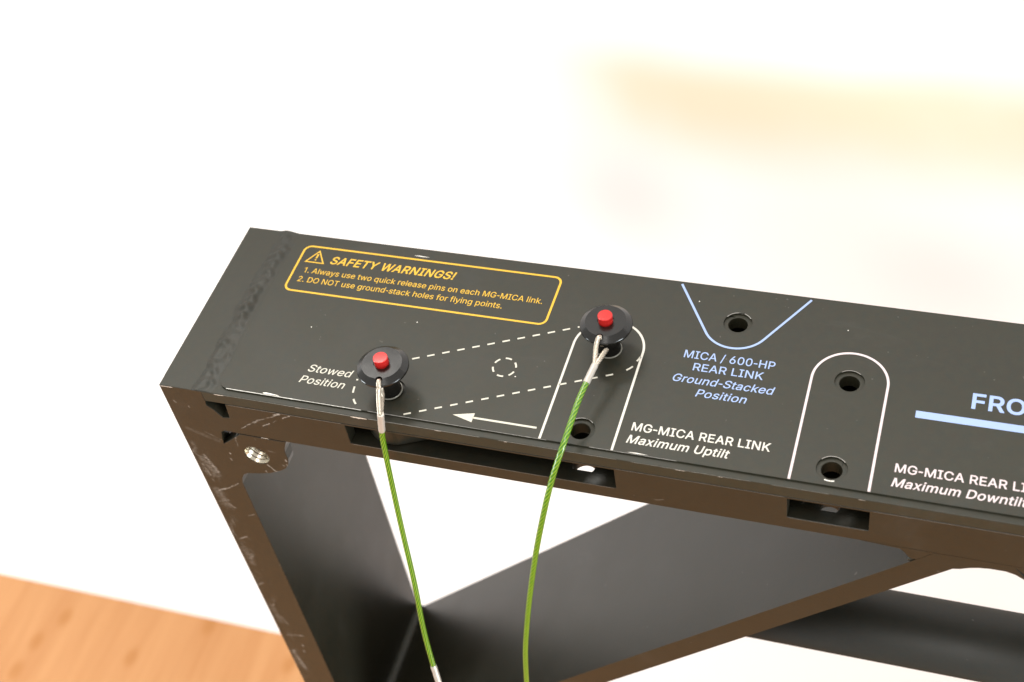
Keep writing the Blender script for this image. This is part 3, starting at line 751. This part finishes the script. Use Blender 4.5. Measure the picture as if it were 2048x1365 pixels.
def u_outline(cx, w):
    bm = bmesh.new()
    ribbon(bm, [(cx - 15.19, 3.3)] + [(x, y) for x, y in arc(cx, 55.67, 15.19, 180, 0, 40)] + [(cx + 15.19, 3.3)], w)
    return bm
ink('link_outline', u_outline(190.15, 1.0), M_white)
ink('link_outline', u_outline(291.26, 1.0), M_pink)

# blue vee round the rear-link hole
bm = bmesh.new()
cx, cy, r = 241.0, 79.2, 14.4
ha = math.degrees(math.atan2(97.4 - cy, 28.3))
dd = math.hypot(28.3, 97.4 - cy)
off = math.degrees(math.acos(r / dd))
aR = ha - off
aL = 180 - ha + off
ribbon(bm, [(cx - 28.3, 97.35)] + arc(cx, cy, r, aL, 360 + aR, 40) + [(cx + 28.0, 97.35)], 1.0)
ink('vee_outline', bm, M_blue)
bm = bmesh.new()
text(bm, 'MICA / 600-HP', 222.6, 56.4, 4.15, 260.6, bold=6)
text(bm, 'REAR LINK', 227.8, 50.05, 4.05, 257.0, bold=6)
text(bm, 'Ground-Stacked', 220.8, 43.1, 4.05, 262.9, bold=6, italic=IT)
text(bm, 'Position', 231.8, 36.6, 4.0, 252.8, bold=6, italic=IT)
ink('rear_link_lettering', bm, M_blue)
bm = bmesh.new()
k1 = text(bm, 'MG-MICA REAR LINK', 210.5, 14.6, 4.2, 266.6, bold=9)
k2 = text(bm, 'Maximum Uptilt', 209.9, 8.15, 4.15, 251.6, bold=10, italic=IT)
ink('uptilt_lettering', bm, M_white)
bm = bmesh.new()
text(bm, 'MG-MICA REAR LINK', 314.5, 14.4, 4.15, None, k1, bold=9)
text(bm, 'Maximum Downtilt', 314.1, 7.5, 4.15, None, k2, bold=10, italic=IT)
ink('downtilt_lettering', bm, M_pink)
bm = bmesh.new()
text(bm, 'FRONT', 339.1, 50.75, 8.0, 374.5, bold=20)
poly(bm, [(318.7, 42.25), (393.3, 42.25), (393.3, 45.8), (318.7, 45.8)])
ink('front_mark', bm, M_blue)
# worn spots on the panel
def wear(pts):
    bm = bmesh.new()
    poly(bm, pts, INK - .02)
    obj('worn_or_glint_spot', bm, M_chip_glint, panel)
wear([(87.5, 94.15), (90, 94.5), (95.3, 94.2), (92, 93.85)])
wear([(49.5, 3.95), (51, 4.35), (56.5, 3.85), (57.5, 3.6), (50, 3.6)])
wear([(211.5, 3.65), (215, 3.95), (220.5, 3.65), (216, 3.5)])
wear([(105.9, 91.6), (109.2, 91.95), (108.8, 91.4)])
for x, y in ((56.2, 43.7), (103, 55), (155.5, 33), (222.3, 88.5), (286.5, 83)):
    wear(circle(x, y, .28, 7))

# rubbed rims of the holes, plus a painted chamfer glint at one front edge
for x, y, a0, a1, w, m in ((241, 79, 35, 150, .34, M_rub), (241, 79, 70, 100, .4, M_chip_glint), (291.3, 11.3, 40, 140, .3, M_rub), (291.3, 11.3, 250, 287, .5, M_chip_glint), (291.3, 55.6, 50, 130, .25, M_rub), (190.15, 11, 45, 125, .3, M_rub), (190.15, 11, 60, 85, .35, M_chip_glint)):
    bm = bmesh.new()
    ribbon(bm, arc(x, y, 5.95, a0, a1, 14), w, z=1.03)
    obj('worn_or_glint_spot', bm, m, panel)

# ------------------------------------------------------------------ stowed link inside the beam
lk = []
for i in range(25):
    a = math.radians(90 + 180 * i / 24) + math.atan2(D.y, D.x)
    lk.append((P1.x + 14.2 * math.cos(a), P1.y + .6 + 14.2 * math.sin(a)))
for i in range(25):
    a = math.radians(-90 + 180 * i / 24) + math.atan2(D.y, D.x)
    lk.append((P2.x + 14.2 * math.cos(a), P2.y + .6 + 14.2 * math.sin(a)))
bm = bmesh.new()
plate(bm, lk, [circle(P1.x, P1.y, 4.0), circle(149.4, 37.1, 4.4), circle(P2.x, P2.y, 4.0)], -19.6, -9.2)
lo = obj('link_bar', bm, M_black, bevel=0.0004)
tag(lo, 'flat black link bar with rounded end, stowed inside the long slot of the top beam', 'link bar')

# ------------------------------------------------------------------ quick release pins
def make_pin():
    root = empty('quick_release_pin', (0, 0, 0))
    bm = bmesh.new()
    lathe(bm, [(0, 13.0), (6.5, 13.0), (9.5, 13.5), (10.75, 14.3), (11.1, 15.0), (11.12, 15.6), (10.95, 15.95), (8.6, 17.85), (3.55, 17.85), (3.5, 17.3), (0, 17.3)], 96)
    head = obj('pin_head', bm, M_ano, root)
    me = head.data
    cb = bmesh.new()
    bmesh.ops.create_cone(cb, cap_ends=True, segments=24, radius1=.00145, radius2=.00145, depth=.012)
    bmesh.ops.translate(cb, vec=(0, -.0089, .0155), verts=cb.verts[:])
    cut = obj('cutter', cb, M_ano)
    md = head.modifiers.new('hole', 'BOOLEAN'); md.operation = 'DIFFERENCE'; md.object = cut; md.solver = 'EXACT'
    bpy.context.view_layer.update()
    nm = bpy.data.meshes.new_from_object(head.evaluated_get(bpy.context.evaluated_depsgraph_get()))
    head.modifiers.clear()
    head.data = nm
    bpy.data.objects.remove(cut)
    b = head.modifiers.new('bevel', 'BEVEL'); b.width = .00012; b.segments = 2; b.limit_method = 'ANGLE'; b.angle_limit = math.radians(20)
    nm.polygons.foreach_set('use_smooth', [True] * len(nm.polygons))
    nm.set_sharp_from_angle(angle=math.radians(18))
    bm = bmesh.new()
    lathe(bm, [(0, 16.8), (3.1, 16.8), (3.12, 21.1), (2.95, 21.35), (0, 21.45)], 48)
    o = obj('push_button', bm, M_red, root, smooth=True); o.data.set_sharp_from_angle(angle=math.radians(30))
    bm = bmesh.new()
    lathe(bm, [(0, .6), (5.15, .6), (5.05, 1.4), (4.75, 3.5), (4.75, 12.4), (5.6, 13.1), (0, 13.1)], 64)
    o = obj('collar', bm, M_ano, root, smooth=True); o.data.set_sharp_from_angle(angle=math.radians(40))
    bm = bmesh.new()
    lathe(bm, [(0, .05), (5.55, .05), (5.55, .3), (5.4, .55), (0, .55)], 64)
    o = obj('base_ring', bm, M_ring, root, smooth=True); o.data.set_sharp_from_angle(angle=math.radians(40))
    bm = bmesh.new()
    lathe(bm, [(0, .04), (3.85, .04), (3.85, -30), (3.2, -31.5), (0, -31.5)], 48)
    obj('shank', bm, M_steel, root, smooth=True)
    return root
def dup(root):
    r = root.copy(); COL.objects.link(r)
    for ch in root.children:
        c = ch.copy(); COL.objects.link(c); c.parent = r
    return r
pin1 = make_pin()
pin2 = dup(pin1)
G = 'red button quick release pins'
pin1.location = (.1046, .0159, .001); pin1.rotation_euler = (0, 0, math.radians(12.5))
pin2.location = (.1908, .0552, .001); pin2.rotation_euler = (0, 0, math.radians(-2))
tag(pin1, 'black quick release pin with red push button beside the words Stowed Position', 'pin', G)
tag(pin2, 'black quick release pin with red push button at the top of the white arch outline', 'pin', G)

# ------------------------------------------------------------------ wire lanyards
def lanyard(name, label, loops, ferrules, cable_pts):
    root = empty(name, Vector(cable_pts[0]) * MM)
    o0 = -root.location
    tag(root, label, 'lanyard', 'green coated wire lanyards')
    for pts, ph in loops:
        bm = bmesh.new()
        twisted(bm, spline(pts, .35), .66, .46, 6, 9.0, ph)
        obj('bare_wire_loop', bm, M_wire, root, o0, smooth=True)
    for a, b in ferrules:
        bm = bmesh.new()
        pa, pb = Vector(a), Vector(b)
        path = [pa.lerp(pb, i / 12) for i in range(13)]
        tube(bm, path, lambda t: 1.52 * (1 - .05 * math.exp(-((t - .3) / .1) ** 2) - .05 * math.exp(-((t - .7) / .1) ** 2) - .08 * (abs(t - .5) > .46)), 24)
        o = obj('ferrule', bm, M_alu, root, o0, smooth=True); o.data.set_sharp_from_angle(angle=math.radians(35))
    bm = bmesh.new()
    tube(bm, spline(cable_pts, 1.2), 1.22, 16)
    obj('coated_cable', bm, M_cable, root, o0, smooth=True)

lanyard('wire_lanyard', 'green coated wire lanyard hanging straight down from the pin by the Stowed Position lettering',
        [([(107.6, 4.2, 9.8), (107.2, 3.9, 12.2), (107.0, 4.3, 15.0), (106.95, 5.3, 17.4), (106.7, 6.75, 18.25), (106.6, 7.1, 16.0), (106.8, 6.2, 13.2), (107.5, 4.6, 11.6), (108.4, 1.0, 10.6), (109.2, -2.6, 9.4)], 0.0),
         ([(109.4, -4.2, 9.6), (108.3, -.8, 12.2), (107.5, 2.2, 14.6), (107.1, 4.4, 16.7)], 1.7)],
        [((109.7, -4.0, 10.2), (107.8, -4.0, -1.3)), ((114.4, -33.6, -143.4), (117.3, -38.0, -154.5))],
        [(108.2, -4.0, 1.0), (107.5, -4.0, -2.5), (106.6, -4.2, -11.2), (106.3, -7.0, -34.1), (107.2, -12.0, -61.0), (109.2, -18.0, -85.8), (110.4, -22.0, -100.3), (110.8, -25.0, -112.8), (112.0, -29.0, -128.3), (114.5, -33.8, -143.9), (115.5, -35.5, -147.5)])
lanyard('wire_lanyard', 'green coated wire lanyard bowing over the beam edge from the pin at the white arch',
        [([(191.3, 34.4, 14.6), (190.6, 38.0, 15.2), (190.0, 42.0, 16.6), (190.0, 44.6, 18.0), (190.5, 46.2, 18.5), (191.1, 46.3, 16.6), (191.6, 45.6, 14.2)], 0.4),
         ([(191.7, 34.4, 14.6), (192.6, 37.5, 14.8), (193.3, 41.0, 14.6), (193.8, 44.0, 14.0)], 2.0)],
        [((191.4, 34.8, 14.6), (189.9, 25.5, 13.2))],
        [(190.1, 26.6, 13.4), (189.8, 24.6, 13.1), (189.0, 17.1, 12.3), (188.5, 7.8, 10.8), (187.9, -1.0, 8.6), (186.3, -6.0, 3.5), (183.7, -10.0, -5.3), (180.1, -15.0, -20.3), (174.6, -20.0, -45.8), (169.3, -25.0, -75.2), (165.1, -28.0, -101.2), (162.5, -30.0, -120.9), (160.0, -31.0, -145.7), (158.5, -31.5, -162), (159.5, -31.5, -176)])
